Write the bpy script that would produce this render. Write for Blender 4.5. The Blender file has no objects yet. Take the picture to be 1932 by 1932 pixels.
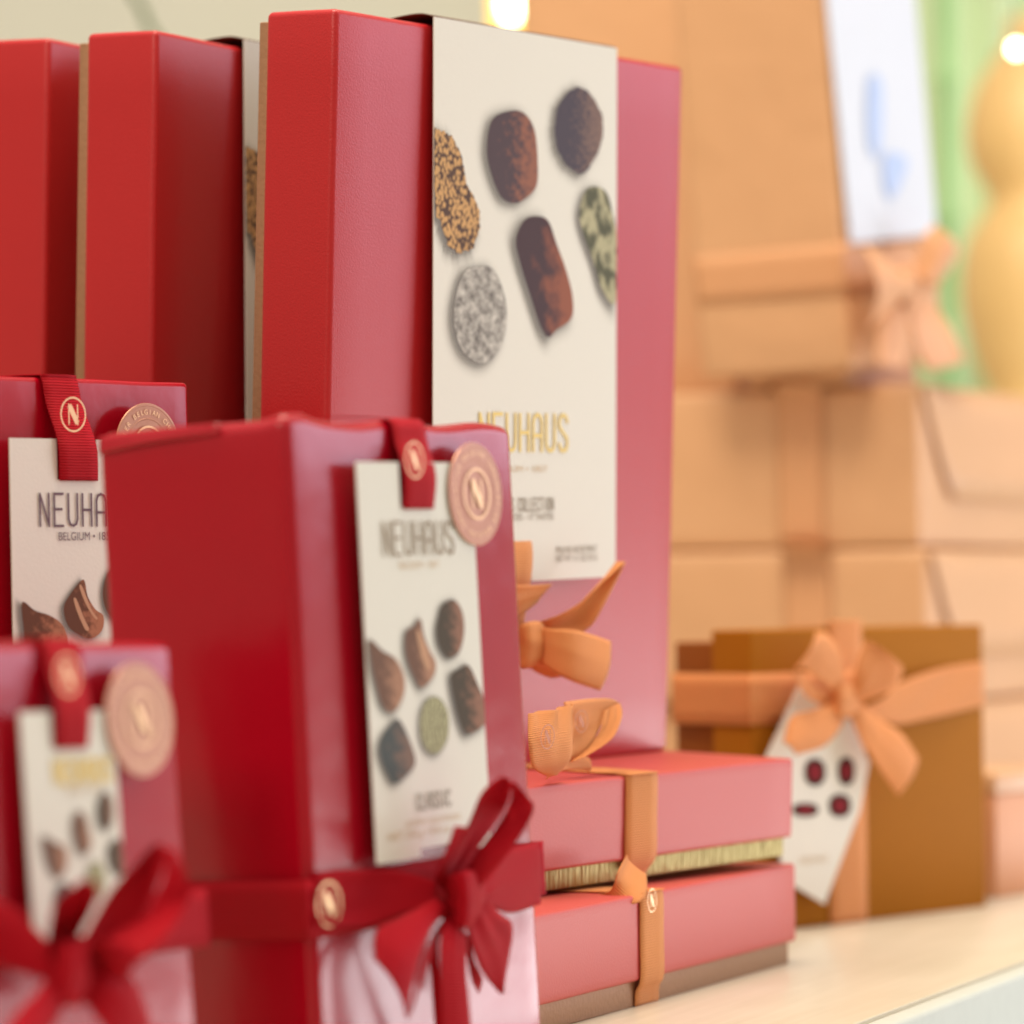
import bpy, bmesh, math, random
from mathutils import Vector, Matrix, Euler, noise
random.seed(4)
S = bpy.context.scene
COL = S.collection
R = math.radians
V = Vector

# ------------------------------------------------------------------ camera
FP = 6851.4            # focal length in pixels of a 1932 px wide picture
PITCH, ROLL, EYE = 0.02201, -0.01214, 0.199
r0, u0, f0 = V((1, 0, 0)), V((0, -math.sin(PITCH), math.cos(PITCH))), V((0, math.cos(PITCH), math.sin(PITCH)))
cr, sr = math.cos(ROLL), math.sin(ROLL)
CR, CU = cr * r0 + sr * u0, cr * u0 - sr * r0
CP = V((0, 0, EYE))
cd = bpy.data.cameras.new('camera')
cd.sensor_width = 36
cd.lens = 36 * FP / 1932
cd.clip_start = 0.05
cd.clip_end = 100
cd.dof.use_dof = True
cd.dof.focus_distance = 1.66
cd.dof.aperture_fstop = 127.7 / 23.5
cam = bpy.data.objects.new('camera', cd)
COL.objects.link(cam)
m = Matrix.Identity(4)
for i, a in enumerate((CR, CU, -f0)):
    for j in range(3):
        m[j][i] = a[j]
m.translation = CP
cam.matrix_world = m
S.camera = cam

# ------------------------------------------------------------------ world and lamps
w = bpy.data.worlds.new('World')
S.world = w
w.use_nodes = True
wn = w.node_tree
bg = wn.nodes['Background']
tc = wn.nodes.new('ShaderNodeTexCoord')
sp = wn.nodes.new('ShaderNodeSeparateXYZ')
ra = wn.nodes.new('ShaderNodeValToRGB')
wn.links.new(tc.outputs['Generated'], sp.inputs[0])
mr = wn.nodes.new('ShaderNodeMapRange')
mr.inputs[1].default_value = -1
wn.links.new(sp.outputs[2], mr.inputs[0])
wn.links.new(mr.outputs[0], ra.inputs[0])
ra.color_ramp.elements[0].color = (0.30, 0.20, 0.12, 1)
ra.color_ramp.elements[0].position = 0.4
ra.color_ramp.elements[1].color = (1.0, 0.88, 0.74, 1)
ra.color_ramp.elements[1].position = 0.75
wn.links.new(ra.outputs[0], bg.inputs[0])
bg.inputs[1].default_value = 0.56


def area(name, loc, target, sx, sy, power, col):
    l = bpy.data.lights.new(name, 'AREA')
    l.shape = 'RECTANGLE'
    l.size, l.size_y, l.energy, l.color = sx, sy, power, col
    o = bpy.data.objects.new(name, l)
    o.location = loc
    o.rotation_euler = (V(target) - V(loc)).to_track_quat('-Z', 'Y').to_euler()
    COL.objects.link(o)
    return o


area('shop_window_light', (2.3, 2.75, 0.92), (0, 1.9, 0.25), 1.7, 1.0, 14, (0.78, 0.78, 1.0))
area('low_sheen_light', (2.3, 2.75, -0.28), (0, 1.6, 0.05), 1.7, 0.5, 16, (0.95, 0.97, 1.0))  # added light, no window there; gives the pale reflection low on the front box
area('ceiling_light', (-0.2, 1.6, 2.2), (0, 2.0, 0), 0.9, 0.9, 34, (1.0, 0.86, 0.66))
area('counter_spot', (-0.9, 0.1, 1.3), (0.0, 1.9, 0.15), 0.4, 0.4, 7, (1.0, 0.83, 0.66))
area('display_light', (0.9, 2.2, 2.2), (0.3, 3.0, 0.2), 0.8, 0.8, 11, (1.0, 0.88, 0.68))

S.view_settings.view_transform = 'Standard'
S.view_settings.look = 'None'
S.view_settings.exposure = 0.44
S.view_settings.gamma = 1
S.render.engine = 'CYCLES'


# ------------------------------------------------------------------ materials
def mat(name, col, rough=0.5, metal=0.0, spec=0.5, bump=None, vary=None, coat=0.0, rib=None, sheen=0.0, emit=None, rvar=None, cs=0.03):
    m = bpy.data.materials.new(name)
    m.use_nodes = True
    nt = m.node_tree
    b = nt.nodes['Principled BSDF']
    b.inputs['Base Color'].default_value = (*col, 1)
    b.inputs['Roughness'].default_value = rough
    b.inputs['Metallic'].default_value = metal
    b.inputs['Specular IOR Level'].default_value = spec
    if coat:
        b.inputs['Coat Weight'].default_value = coat
        b.inputs['Coat Roughness'].default_value = 0.12
    if sheen:
        b.inputs['Sheen Weight'].default_value = sheen
    if emit:
        b.inputs['Emission Color'].default_value = (*emit[0], 1)
        b.inputs['Emission Strength'].default_value = emit[1]
    t = nt.nodes.new('ShaderNodeTexCoord')
    if vary:
        sc, amt = vary
        n = nt.nodes.new('ShaderNodeTexNoise')
        n.inputs['Scale'].default_value = sc
        n.inputs['Detail'].default_value = 5
        nt.links.new(t.outputs['Object'], n.inputs['Vector'])
        mx = nt.nodes.new('ShaderNodeMixRGB')
        mx.inputs[1].default_value = (*[c * (1 - amt) for c in col], 1)
        mx.inputs[2].default_value = (*[min(1, c * (1 + amt)) for c in col], 1)
        nt.links.new(n.outputs[0], mx.inputs[0])
        nt.links.new(mx.outputs[0], b.inputs['Base Color'])
    prev = None
    if bump:
        for sc, dist in bump:
            n = nt.nodes.new('ShaderNodeTexNoise')
            n.inputs['Scale'].default_value = sc
            n.inputs['Detail'].default_value = 3
            nt.links.new(t.outputs['Object'], n.inputs['Vector'])
            bp = nt.nodes.new('ShaderNodeBump')
            bp.inputs['Strength'].default_value = 1
            bp.inputs['Distance'].default_value = dist
            nt.links.new(n.outputs[0], bp.inputs['Height'])
            if prev:
                nt.links.new(prev.outputs[0], bp.inputs['Normal'])
            prev = bp
    if rib:
        wv = nt.nodes.new('ShaderNodeTexWave')
        wv.bands_direction = 'X'
        wv.inputs['Scale'].default_value = rib[0]
        wv.inputs['Distortion'].default_value = 0.3
        wv.inputs['Detail'].default_value = 1
        nt.links.new(t.outputs['UV'], wv.inputs['Vector'])
        bp = nt.nodes.new('ShaderNodeBump')
        bp.inputs['Distance'].default_value = rib[1]
        nt.links.new(wv.outputs[0], bp.inputs['Height'])
        if prev:
            nt.links.new(prev.outputs[0], bp.inputs['Normal'])
        prev = bp
        mx = nt.nodes.new('ShaderNodeMixRGB')
        mx.inputs[1].default_value = (*[c * 0.84 for c in col], 1)
        mx.inputs[2].default_value = (*col, 1)
        nt.links.new(wv.outputs[0], mx.inputs[0])
        nt.links.new(mx.outputs[0], b.inputs['Base Color'])
    if rvar:
        n = nt.nodes.new('ShaderNodeTexNoise')
        n.inputs['Scale'].default_value = rvar[0]
        nt.links.new(t.outputs['Object'], n.inputs['Vector'])
        q = nt.nodes.new('ShaderNodeMapRange')
        q.inputs[3].default_value = rough - rvar[1]
        q.inputs[4].default_value = rough + rvar[1]
        nt.links.new(n.outputs[0], q.inputs[0])
        nt.links.new(q.outputs[0], b.inputs['Roughness'])
    if prev:
        nt.links.new(prev.outputs[0], b.inputs['Normal'])
    return m


M = {}
M['red_card'] = mat('red_card', (0.48, 0.014, 0.018), 0.36, spec=0.5, bump=[(900, 0.00015)], vary=(1400, 0.08))
M['coral_card'] = mat('coral_card', (0.57, 0.085, 0.072), 0.46, spec=0.45, bump=[(900, 0.0002)], vary=(1400, 0.06))
M['tan_card'] = mat('tan_card', (0.36, 0.19, 0.10), 0.45, metal=0.3, bump=[(400, 0.0003)], vary=(300, 0.12))
M['red_wrap'] = mat('red_wrap', (0.40, 0.001, 0.013), 0.24, spec=0.4, bump=[(9, 0.002), (45, 0.0003)], vary=(20, 0.06), coat=0.18)
M['ivory'] = mat('ivory_card', (0.77, 0.75, 0.68), 0.65, bump=[(700, 0.0001)], vary=(500, 0.02))
M['card_inner'] = mat('brown_card_lining', (0.10, 0.028, 0.010), 0.6)
M['red_rib'] = mat('red_grosgrain', (0.64, 0.003, 0.018), 0.65, spec=0.2, rib=(250, 0.0006))
M['orange_rib'] = mat('orange_grosgrain', (1.0, 0.42, 0.15), 0.6, spec=0.3, rib=(250, 0.0004))
M['gold'] = mat('gold_print', (0.66, 0.47, 0.12), 0.4, metal=0.35)
M['plum_ink'] = mat('plum_ink', (0.10, 0.03, 0.045), 0.4)
M['olive_ink'] = mat('olive_ink', (0.24, 0.18, 0.10), 0.5)
M['bronze_ink'] = mat('bronze_foil_ink', (0.28, 0.20, 0.11), 0.45, metal=0.2)
M['pale_ink'] = mat('pale_gold_ink', (0.62, 0.46, 0.28), 0.5)
M['emblem'] = mat('emblem_foil', (0.86, 0.55, 0.30), 0.35, metal=0.5)
M['dim_emblem'] = mat('emblem_dark_print', (0.55, 0.17, 0.06), 0.5)
M['seal'] = mat('rose_gold_seal', (0.47, 0.22, 0.14), 0.40, metal=0.4, bump=[(60, 0.0003)], vary=(60, 0.08))
M['brown_card'] = mat('brown_card', (0.36, 0.13, 0.008), 0.7, spec=0.1, bump=[(500, 0.0002)], vary=(200, 0.08))
M['dark_brown'] = mat('dark_brown_card', (0.26, 0.075, 0.008), 0.6, spec=0.25, vary=(200, 0.08))
M['peach'] = mat('peach_paper', (0.66, 0.38, 0.205), 0.42, bump=[(8, 0.006), (30, 0.001)], vary=(9, 0.05))
M['peach_rib'] = mat('peach_ribbon', (0.76, 0.41, 0.21), 0.5, bump=[(30, 0.001)])
M['white_gloss'] = mat('glossy_white_label', (0.70, 0.76, 0.88), 0.2, bump=[(20, 0.001)], coat=0.4)
M['blue_ink'] = mat('pale_blue_ink', (0.45, 0.58, 0.88), 0.25)
M['berry'] = mat('berry_red_print', (0.24, 0.02, 0.03), 0.8, spec=0.1)
M['dark_ink'] = mat('dark_brown_print', (0.04, 0.025, 0.02), 0.8, spec=0.1)
M['wall'] = mat('cream_wall', (0.70, 0.72, 0.64), 0.8, vary=(1.6, 0.10))
M['green'] = mat('green_plaster', (0.60, 0.76, 0.50), 0.7, vary=(3, 0.08))
M['bamboo'] = mat('green_bamboo', (0.28, 0.52, 0.22), 0.5, vary=(14, 0.15))
M['stem'] = mat('green_stem', (0.10, 0.15, 0.07), 0.6, vary=(30, 0.2))
M['amber'] = mat('amber_glaze', (0.88, 0.60, 0.26), 0.4, vary=(8, 0.08))
M['rose_box'] = mat('rose_card', (0.70, 0.33, 0.17), 0.5, vary=(30, 0.05))
M['bulb'] = mat('lit_bulb', (1, 0.9, 0.6), 0.5, emit=((1.0, 0.86, 0.50), 9))
M['shade'] = mat('lit_amber_shade', (0.9, 0.6, 0.15), 0.5, emit=((1.0, 0.62, 0.12), 0.9))
M['trim'] = mat('painted_trim', (0.54, 0.58, 0.54), 0.6, bump=[(40, 0.001)], vary=(60, 0.05))

for k_, tcol in (('red_rib', (0.60, 0.0, 0.01)), ('orange_rib', (0.95, 0.16, 0.01)), ('peach_rib', (0.9, 0.3, 0.08))):
    nt = M[k_].node_tree
    tb = nt.nodes.new('ShaderNodeBsdfTranslucent')
    tb.inputs[0].default_value = (*tcol, 1)
    ms = nt.nodes.new('ShaderNodeMixShader')
    ms.inputs[0].default_value = 0.16
    nt.links.new(nt.nodes['Principled BSDF'].outputs[0], ms.inputs[1])
    nt.links.new(tb.outputs[0], ms.inputs[2])
    nt.links.new(ms.outputs[0], nt.nodes['Material Output'].inputs[0])

# foil with fine vertical creases
m = mat('gold_foil', (0.40, 0.32, 0.13), 0.48, metal=0.85)
nt = m.node_tree
t = nt.nodes.new('ShaderNodeTexCoord')
mp = nt.nodes.new('ShaderNodeMapping')
mp.inputs['Scale'].default_value = (420, 420, 40)
n = nt.nodes.new('ShaderNodeTexNoise')
n.inputs['Scale'].default_value = 1
bp = nt.nodes.new('ShaderNodeBump')
bp.inputs['Distance'].default_value = 0.004
nt.links.new(t.outputs['Object'], mp.inputs[0]); nt.links.new(mp.outputs[0], n.inputs['Vector'])
nt.links.new(n.outputs[0], bp.inputs['Height']); nt.links.new(bp.outputs[0], nt.nodes['Principled BSDF'].inputs['Normal'])
M['foil'] = m

# table: pale painted wood, grain along the table
m = mat('pale_wood', (0.62, 0.50, 0.34), 0.30, coat=0.15)
nt = m.node_tree
b = nt.nodes['Principled BSDF']
t = nt.nodes.new('ShaderNodeTexCoord')
mp = nt.nodes.new('ShaderNodeMapping')
mp.inputs['Scale'].default_value = (6, 160, 6)
n = nt.nodes.new('ShaderNodeTexNoise')
n.inputs['Scale'].default_value = 1; n.inputs['Detail'].default_value = 8
n2 = nt.nodes.new('ShaderNodeTexNoise')
n2.inputs['Scale'].default_value = 9; n2.inputs['Detail'].default_value = 4
ad = nt.nodes.new('ShaderNodeMath'); ad.operation = 'ADD'
hv = nt.nodes.new('ShaderNodeMath'); hv.operation = 'MULTIPLY'; hv.inputs[1].default_value = 0.5
rp = nt.nodes.new('ShaderNodeValToRGB')
rp.color_ramp.elements[0].position = 0.35; rp.color_ramp.elements[0].color = (0.57, 0.52, 0.41, 1)
rp.color_ramp.elements[1].position = 0.62; rp.color_ramp.elements[1].color = (0.66, 0.61, 0.50, 1)
nt.links.new(t.outputs['Object'], mp.inputs[0]); nt.links.new(mp.outputs[0], n.inputs['Vector'])
nt.links.new(t.outputs['Object'], n2.inputs['Vector'])
nt.links.new(n.outputs[0], ad.inputs[0]); nt.links.new(n2.outputs[0], ad.inputs[1]); nt.links.new(ad.outputs[0], hv.inputs[0])
nt.links.new(hv.outputs[0], rp.inputs[0]); nt.links.new(rp.outputs[0], b.inputs['Base Color'])
bp = nt.nodes.new('ShaderNodeBump'); bp.inputs['Distance'].default_value = 0.0006
nt.links.new(hv.outputs[0], bp.inputs['Height']); nt.links.new(bp.outputs[0], b.inputs['Normal'])
M['table'] = m


# printed chocolates: mottled two-tone ink patterns in the print's own UV (-1..1)
def print_mat(name, dark, light, kind='cocoa', sc=4):
    m = bpy.data.materials.new(name)
    m.use_nodes = True
    nt = m.node_tree
    L = nt.links.new
    b = nt.nodes['Principled BSDF']
    b.inputs['Roughness'].default_value = 0.7
    b.inputs['Specular IOR Level'].default_value = 0.25
    t = nt.nodes.new('ShaderNodeTexCoord')
    n = nt.nodes.new('ShaderNodeTexNoise')
    n.inputs['Scale'].default_value = sc; n.inputs['Detail'].default_value = 6
    L(t.outputs['UV'], n.inputs['Vector'])
    rp = nt.nodes.new('ShaderNodeValToRGB')
    e = rp.color_ramp.elements
    e[0].color, e[1].color = (*dark, 1), (*light, 1)
    if kind == 'nut':
        vo = nt.nodes.new('ShaderNodeTexVoronoi'); vo.inputs['Scale'].default_value = 9
        L(t.outputs['UV'], vo.inputs['Vector'])
        L(vo.outputs['Distance'], rp.inputs[0])
        e[0].color, e[1].color = (*light, 1), (*dark, 1)
        e[0].position, e[1].position = 0.42, 0.66
    elif kind == 'sugar':
        e[0].position, e[1].position = 0.36, 0.66
        n.inputs['Scale'].default_value = 3.2
        n.inputs['Detail'].default_value = 10
        n.inputs['Roughness'].default_value = 0.65
        L(n.outputs[0], rp.inputs[0])
    elif kind == 'marble':
        e[0].position, e[1].position = 0.44, 0.57
        n.inputs['Scale'].default_value = 2.2
        n.inputs['Detail'].default_value = 2
        L(n.outputs[0], rp.inputs[0])
    elif kind == 'stripe':
        wv = nt.nodes.new('ShaderNodeTexWave'); wv.inputs['Scale'].default_value = 1.6
        wv.inputs['Distortion'].default_value = 7; wv.inputs['Detail'].default_value = 2; wv.inputs['Detail Scale'].default_value = 1.3
        L(t.outputs['UV'], wv.inputs['Vector'])
        e[0].position, e[1].position = 0.35, 0.55
        L(wv.outputs[0], rp.inputs[0])
    else:   # printed ink runs from a dark flank to a paler flank
        s = nt.nodes.new('ShaderNodeSeparateXYZ')
        L(t.outputs['UV'], s.inputs[0])
        a = nt.nodes.new('ShaderNodeMath'); a.operation = 'MULTIPLY_ADD'
        a.inputs[1].default_value = 0.32; a.inputs[2].default_value = 0.0
        L(s.outputs[0], a.inputs[0])
        c = nt.nodes.new('ShaderNodeMath'); c.operation = 'ADD'
        L(a.outputs[0], c.inputs[0]); L(n.outputs[0], c.inputs[1])
        e[0].position, e[1].position = 0.44, 0.72
        L(c.outputs[0], rp.inputs[0])
    L(rp.outputs[0], b.inputs['Base Color'])
    return m


M['p_cocoa'] = print_mat('printed_cocoa_truffle', (0.085, 0.055, 0.065), (0.30, 0.12, 0.08))
M['p_rough'] = print_mat('printed_rough_truffle', (0.075, 0.06, 0.08), (0.22, 0.14, 0.12), sc=7)
M['p_log'] = print_mat('printed_cocoa_log', (0.07, 0.038, 0.045), (0.30, 0.10, 0.06), sc=2)
M['p_nut'] = print_mat('printed_nut_crunch', (0.10, 0.055, 0.04), (0.62, 0.36, 0.15), 'nut')
M['p_sugar'] = print_mat('printed_sugared_truffle', (0.14, 0.125, 0.115), (0.66, 0.63, 0.58), 'sugar')
M['p_stripe'] = print_mat('printed_striped_truffle', (0.10, 0.10, 0.05), (0.58, 0.55, 0.33), 'stripe')
M['p_marble'] = print_mat('printed_marbled_truffle', (0.10, 0.10, 0.06), (0.46, 0.43, 0.27), 'marble')
M['p_streak'] = mat('printed_light_streak', (0.55, 0.30, 0.17), 0.7)
M['p_milk'] = print_mat('printed_milk_chocolate', (0.13, 0.045, 0.02), (0.42, 0.17, 0.09), sc=3)
M['p_brown'] = print_mat('printed_brown_chocolate', (0.17, 0.085, 0.055), (0.42, 0.22, 0.14), sc=3)
M['p_olive'] = print_mat('printed_dark_chocolate', (0.075, 0.055, 0.035), (0.30, 0.15, 0.10), sc=3)
M['p_slate'] = print_mat('printed_slate_chocolate', (0.075, 0.085, 0.085), (0.22, 0.14, 0.11), sc=2)
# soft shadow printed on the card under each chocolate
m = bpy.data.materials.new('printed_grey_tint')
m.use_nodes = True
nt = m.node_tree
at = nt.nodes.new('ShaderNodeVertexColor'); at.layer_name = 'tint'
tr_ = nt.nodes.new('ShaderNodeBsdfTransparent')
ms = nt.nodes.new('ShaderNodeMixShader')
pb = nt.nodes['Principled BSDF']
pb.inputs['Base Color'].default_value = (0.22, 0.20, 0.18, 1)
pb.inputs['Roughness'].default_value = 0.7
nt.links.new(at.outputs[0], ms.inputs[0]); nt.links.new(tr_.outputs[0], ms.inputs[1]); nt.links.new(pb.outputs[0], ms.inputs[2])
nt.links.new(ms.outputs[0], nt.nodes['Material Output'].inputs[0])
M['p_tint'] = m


# ------------------------------------------------------------------ object helpers
def thing(name, label, cat, loc=(0, 0, 0), rot=None, group=None):
    o = bpy.data.objects.new(name, None)
    o.empty_display_size = 0.02
    COL.objects.link(o)
    o.location = loc
    if rot is not None:
        o.rotation_euler = rot
    o['label'] = label
    o['category'] = cat
    if group:
        o['group'] = group
    return o


def link(name, me, mats, parent=None, smooth=False, label=None):
    o = bpy.data.objects.new(name, me)
    COL.objects.link(o)
    if not isinstance(mats, (list, tuple)):
        mats = [mats]
    for x in mats:
        me.materials.append(M[x] if isinstance(x, str) else x)
    if parent is not None:
        o.parent = parent
    if smooth:
        for p in me.polygons:
            p.use_smooth = True
    if label:
        o['label'] = label
    return o


def mesh(name, vs, fs, mats, parent=None, smooth=False, uvs=None, mi=None, label=None):
    me = bpy.data.meshes.new(name)
    me.from_pydata([tuple(v) for v in vs], [], fs)
    if uvs:
        l = me.uv_layers.new(name='UVMap')
        for p in me.polygons:
            for li in p.loop_indices:
                l.data[li].uv = uvs[me.loops[li].vertex_index]
    if mi:
        for p, k in zip(me.polygons, mi):
            p.material_index = k
    return link(name, me, mats, parent, smooth, label)


def rbox(name, x0, x1, y0, y1, z0, z1, mt, parent, r=0.0015, seg=3, crumple=0, label=None, sub=0):
    bm = bmesh.new()
    bmesh.ops.create_cube(bm, size=1)
    for v in bm.verts:
        v.co = V(((x0 + x1) / 2 + v.co.x * (x1 - x0), (y0 + y1) / 2 + v.co.y * (y1 - y0), (z0 + z1) / 2 + v.co.z * (z1 - z0)))
    if r:
        bmesh.ops.bevel(bm, geom=bm.edges[:], offset=r, segments=seg, affect='EDGES', profile=0.5)
    me = bpy.data.meshes.new(name)
    if crumple:
        bmesh.ops.subdivide_edges(bm, edges=[e for e in bm.edges if e.calc_length() > 0.02], cuts=sub or 14, use_grid_fill=True)
        for v in bm.verts:
            d = noise.noise_vector(v.co * 18) * crumple + noise.noise_vector(v.co * 60) * crumple * 0.3
            v.co += d
    bm.to_mesh(me)
    bm.free()
    o = link(name, me, mt, parent, True, label)
    if hasattr(me, 'set_sharp_from_angle'):
        me.set_sharp_from_angle(angle=R(40 if not crumple else 80))
    return o


def cat(pts, n=6, closed=False):
    """Catmull-Rom through points"""
    pts = [V(p) for p in pts]
    k = len(pts)
    out = []
    rng = range(k) if closed else range(k - 1)
    for i in rng:
        if closed:
            a, b, c, d = pts[(i - 1) % k], pts[i], pts[(i + 1) % k], pts[(i + 2) % k]
        else:
            a, b, c, d = pts[max(i - 1, 0)], pts[i], pts[i + 1], pts[min(i + 2, k - 1)]
        for j in range(n):
            t = j / n
            out.append(0.5 * ((2 * b) + (c - a) * t + (2 * a - 5 * b + 4 * c - d) * t * t + (3 * b - a - 3 * c + d) * t ** 3))
    if not closed:
        out.append(pts[-1])
    return out


def strip(name, ea, eb, mt, parent, n=6, across=4, thick=0.0005, bulge=0.0, bdir=V((0, -1, 0)), label=None, smooth=True, pleat=0.0):
    """woven strip between two edge curves; UV x runs along it in metres"""
    A, B = cat(ea, n), cat(eb, n)
    vs, uvs, fs = [], [], []
    L = 0
    for i, (a, b) in enumerate(zip(A, B)):
        if i:
            L += ((a + b) / 2 - (A[i - 1] + B[i - 1]) / 2).length
        for j in range(across + 1):
            t = j / across
            pl = pleat * (math.exp(-L / 0.014) * math.sin(t * 15.5 + 1) + 0.35 * math.sin(t * 5 + L * 90)) * (b - a).length / 0.026
            vs.append(a.lerp(b, t) + bdir * (bulge * 4 * t * (1 - t) + pl))
            uvs.append((L, t * 0.03))
    for i in range(len(A) - 1):
        for j in range(across):
            q = i * (across + 1) + j
            fs.append((q, q + 1, q + across + 2, q + across + 1))
    o = mesh(name, vs, fs, mt, parent, smooth, uvs, label=label)
    md = o.modifiers.new('thickness', 'SOLIDIFY')
    md.thickness = thick
    md.offset = 0
    return o


class Frame:
    """a box's own frame: x along its front, y inward, z up"""
    def __init__(s, loc, yaw, ta, tb, k=1.0):
        s.k = k
        s.loc = V((loc[0] * k, loc[1] * k, EYE + (loc[2] - EYE) * k))
        s.rot = Matrix.Rotation(yaw, 3, 'Z') @ Matrix.Rotation(ta, 3, 'X') @ Matrix.Rotation(tb, 3, 'Y')
        s.inv = s.rot.transposed()

    def euler(s):
        return s.rot.to_euler()

    def f(s, px, py, d=0.0):
        """point of the front plane (d metres before it) under a pixel of the photograph"""
        dr = f0 + CR * ((px - 966) / FP) - CU * ((py - 966) / FP)
        o = s.inv @ (CP - s.loc) / s.k
        dl = s.inv @ dr / s.k
        t = (-d - o.y) / dl.y
        return o + dl * t

    def l(s, px, py, d=0.0):
        """same for the left side plane x=0"""
        dr = f0 + CR * ((px - 966) / FP) - CU * ((py - 966) / FP)
        o = s.inv @ (CP - s.loc) / s.k
        dl = s.inv @ dr / s.k
        t = (-d - o.x) / dl.x
        return o + dl * t


def at_depth(px, py, D):
    dr = f0 + CR * ((px - 966) / FP) - CU * ((py - 966) / FP)
    return CP + dr * (D / dr.y)


def poly_card(name, pts, mt, parent, y, th=0.0006, label=None):
    """flat card from an outline (x,z) standing at local y"""
    bm = bmesh.new()
    vs = [bm.verts.new((p[0], y, p[1])) for p in pts]
    f = bm.faces.new(vs)
    r = bmesh.ops.extrude_face_region(bm, geom=[f])
    for g in r['geom']:
        if isinstance(g, bmesh.types.BMVert):
            g.co.y += th
    bmesh.ops.recalc_face_normals(bm, faces=bm.faces[:])
    bmesh.ops.triangulate(bm, faces=bm.faces[:])
    me = bpy.data.meshes.new(name)
    bm.to_mesh(me)
    bm.free()
    return link(name, me, mt, parent, label=label)


TINT = [0]


def choc(frame, pts, mt, parent, y, n=6, ell=None, xr=None):
    """one printed chocolate: soft grey tint printed round it, then the picture; pts in photo pixels or ell=(cx,cy,a,b)"""
    if ell:
        cx, cy, a, b = ell
        rng = random.Random(int(cx * 7 + cy))
        pts = []
        for k in range(14):
            an = 2 * math.pi * k / 14
            q = 1 + rng.uniform(-0.035, 0.035)
            pts.append((cx + a * math.cos(an) * q, cy + b * math.sin(an) * q))
    P = [frame.f(px, py, -y) for px, py in pts]
    C = cat(P, n, True)
    c = sum(C, V()) / len(C)
    if mt in ('p_nut', 'p_rough'):
        C = [c + (p - c) * (1 + (.05 if mt == 'p_nut' else .025) * math.sin(k * 1.9) * math.sin(k * .7 + 1)) for k, p in enumerate(C)]
    cl = (lambda x: min(max(x, xr[0] + .0002), xr[1] - .0002)) if xr else (lambda x: x)
    ex = max(abs(p.x - c.x) for p in C)
    ez = max(abs(p.z - c.z) for p in C)
    N = len(C)
    vs, fs, uvs, mi, col = [], [], [], [], []
    # tint: rings from full to clear, moved a little to the lower left
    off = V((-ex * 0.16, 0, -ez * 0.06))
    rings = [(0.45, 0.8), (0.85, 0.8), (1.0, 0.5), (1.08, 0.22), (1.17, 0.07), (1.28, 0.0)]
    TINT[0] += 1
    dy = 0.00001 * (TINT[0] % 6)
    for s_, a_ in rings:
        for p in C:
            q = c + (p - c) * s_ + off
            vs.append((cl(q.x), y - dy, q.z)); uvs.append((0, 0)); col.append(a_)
    for r_ in range(len(rings) - 1):
        for k in range(N):
            a, b = r_ * N + k, r_ * N + (k + 1) % N
            fs.append((a, b, b + N, a + N)); mi.append(1)
    base = len(vs)
    for s_ in (1.0, 0.5):
        for p in C:
            q = c + (p - c) * s_
            vs.append((cl(q.x), y - 0.00010, q.z))
            uvs.append(((q.x - c.x) / ex, (q.z - c.z) / ez * 1.3)); col.append(0)
    vs.append((c.x, y - 0.00010, c.z)); uvs.append((0, 0)); col.append(0)
    for k in range(N):
        a, b = base + k, base + (k + 1) % N
        fs.append((a, b, b + N, a + N)); mi.append(0)
        fs.append((a + N, b + N, len(vs) - 1)); mi.append(0)
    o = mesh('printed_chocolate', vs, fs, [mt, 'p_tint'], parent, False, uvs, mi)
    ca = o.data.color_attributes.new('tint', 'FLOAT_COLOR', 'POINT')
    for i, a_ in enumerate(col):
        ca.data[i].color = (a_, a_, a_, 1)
    return o


# condensed lettering drawn with strokes
G = {
    'N': [[(0, 0), (0, 1)], [(0, 1), (1, 0)], [(1, 0), (1, 1)]],
    'E': [[(1, 1), (0, 1), (0, 0), (1, 0)], [(0, .52), (.85, .52)]],
    'F': [[(1, 1), (0, 1), (0, 0)], [(0, .52), (.85, .52)]],
    'U': [[(0, 1), (0, .22), (.15, .06), (.5, 0), (.85, .06), (1, .22), (1, 1)]],
    'H': [[(0, 0), (0, 1)], [(1, 0), (1, 1)], [(0, .5), (1, .5)]],
    'A': [[(0, 0), (0, .78), (.15, .94), (.5, 1), (.85, .94), (1, .78), (1, 0)], [(0, .42), (1, .42)]],
    'S': [[(1, .8), (.85, .95), (.5, 1), (.15, .95), (0, .8), (.05, .65), (.95, .35), (1, .2), (.85, .05), (.5, 0), (.15, .05), (0, .2)]],
    'C': [[(1, .78), (.85, .95), (.5, 1), (.15, .95), (0, .78), (0, .22), (.15, .05), (.5, 0), (.85, .05), (1, .22)]],
    'L': [[(0, 1), (0, 0), (.9, 0)]],
    'I': [[(.5, 0), (.5, 1)]],
    'O': [[(.5, 1), (.15, .95), (0, .78), (0, .22), (.15, .05), (.5, 0), (.85, .05), (1, .22), (1, .78), (.85, .95), (.5, 1)]],
    'T': [[(0, 1), (1, 1)], [(.5, 1), (.5, 0)]],
    'R': [[(0, 0), (0, 1), (.6, 1), (.95, .88), (.95, .62), (.6, .5), (0, .5)], [(.55, .5), (1, 0)]],
    ' ': [],
}


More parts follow.
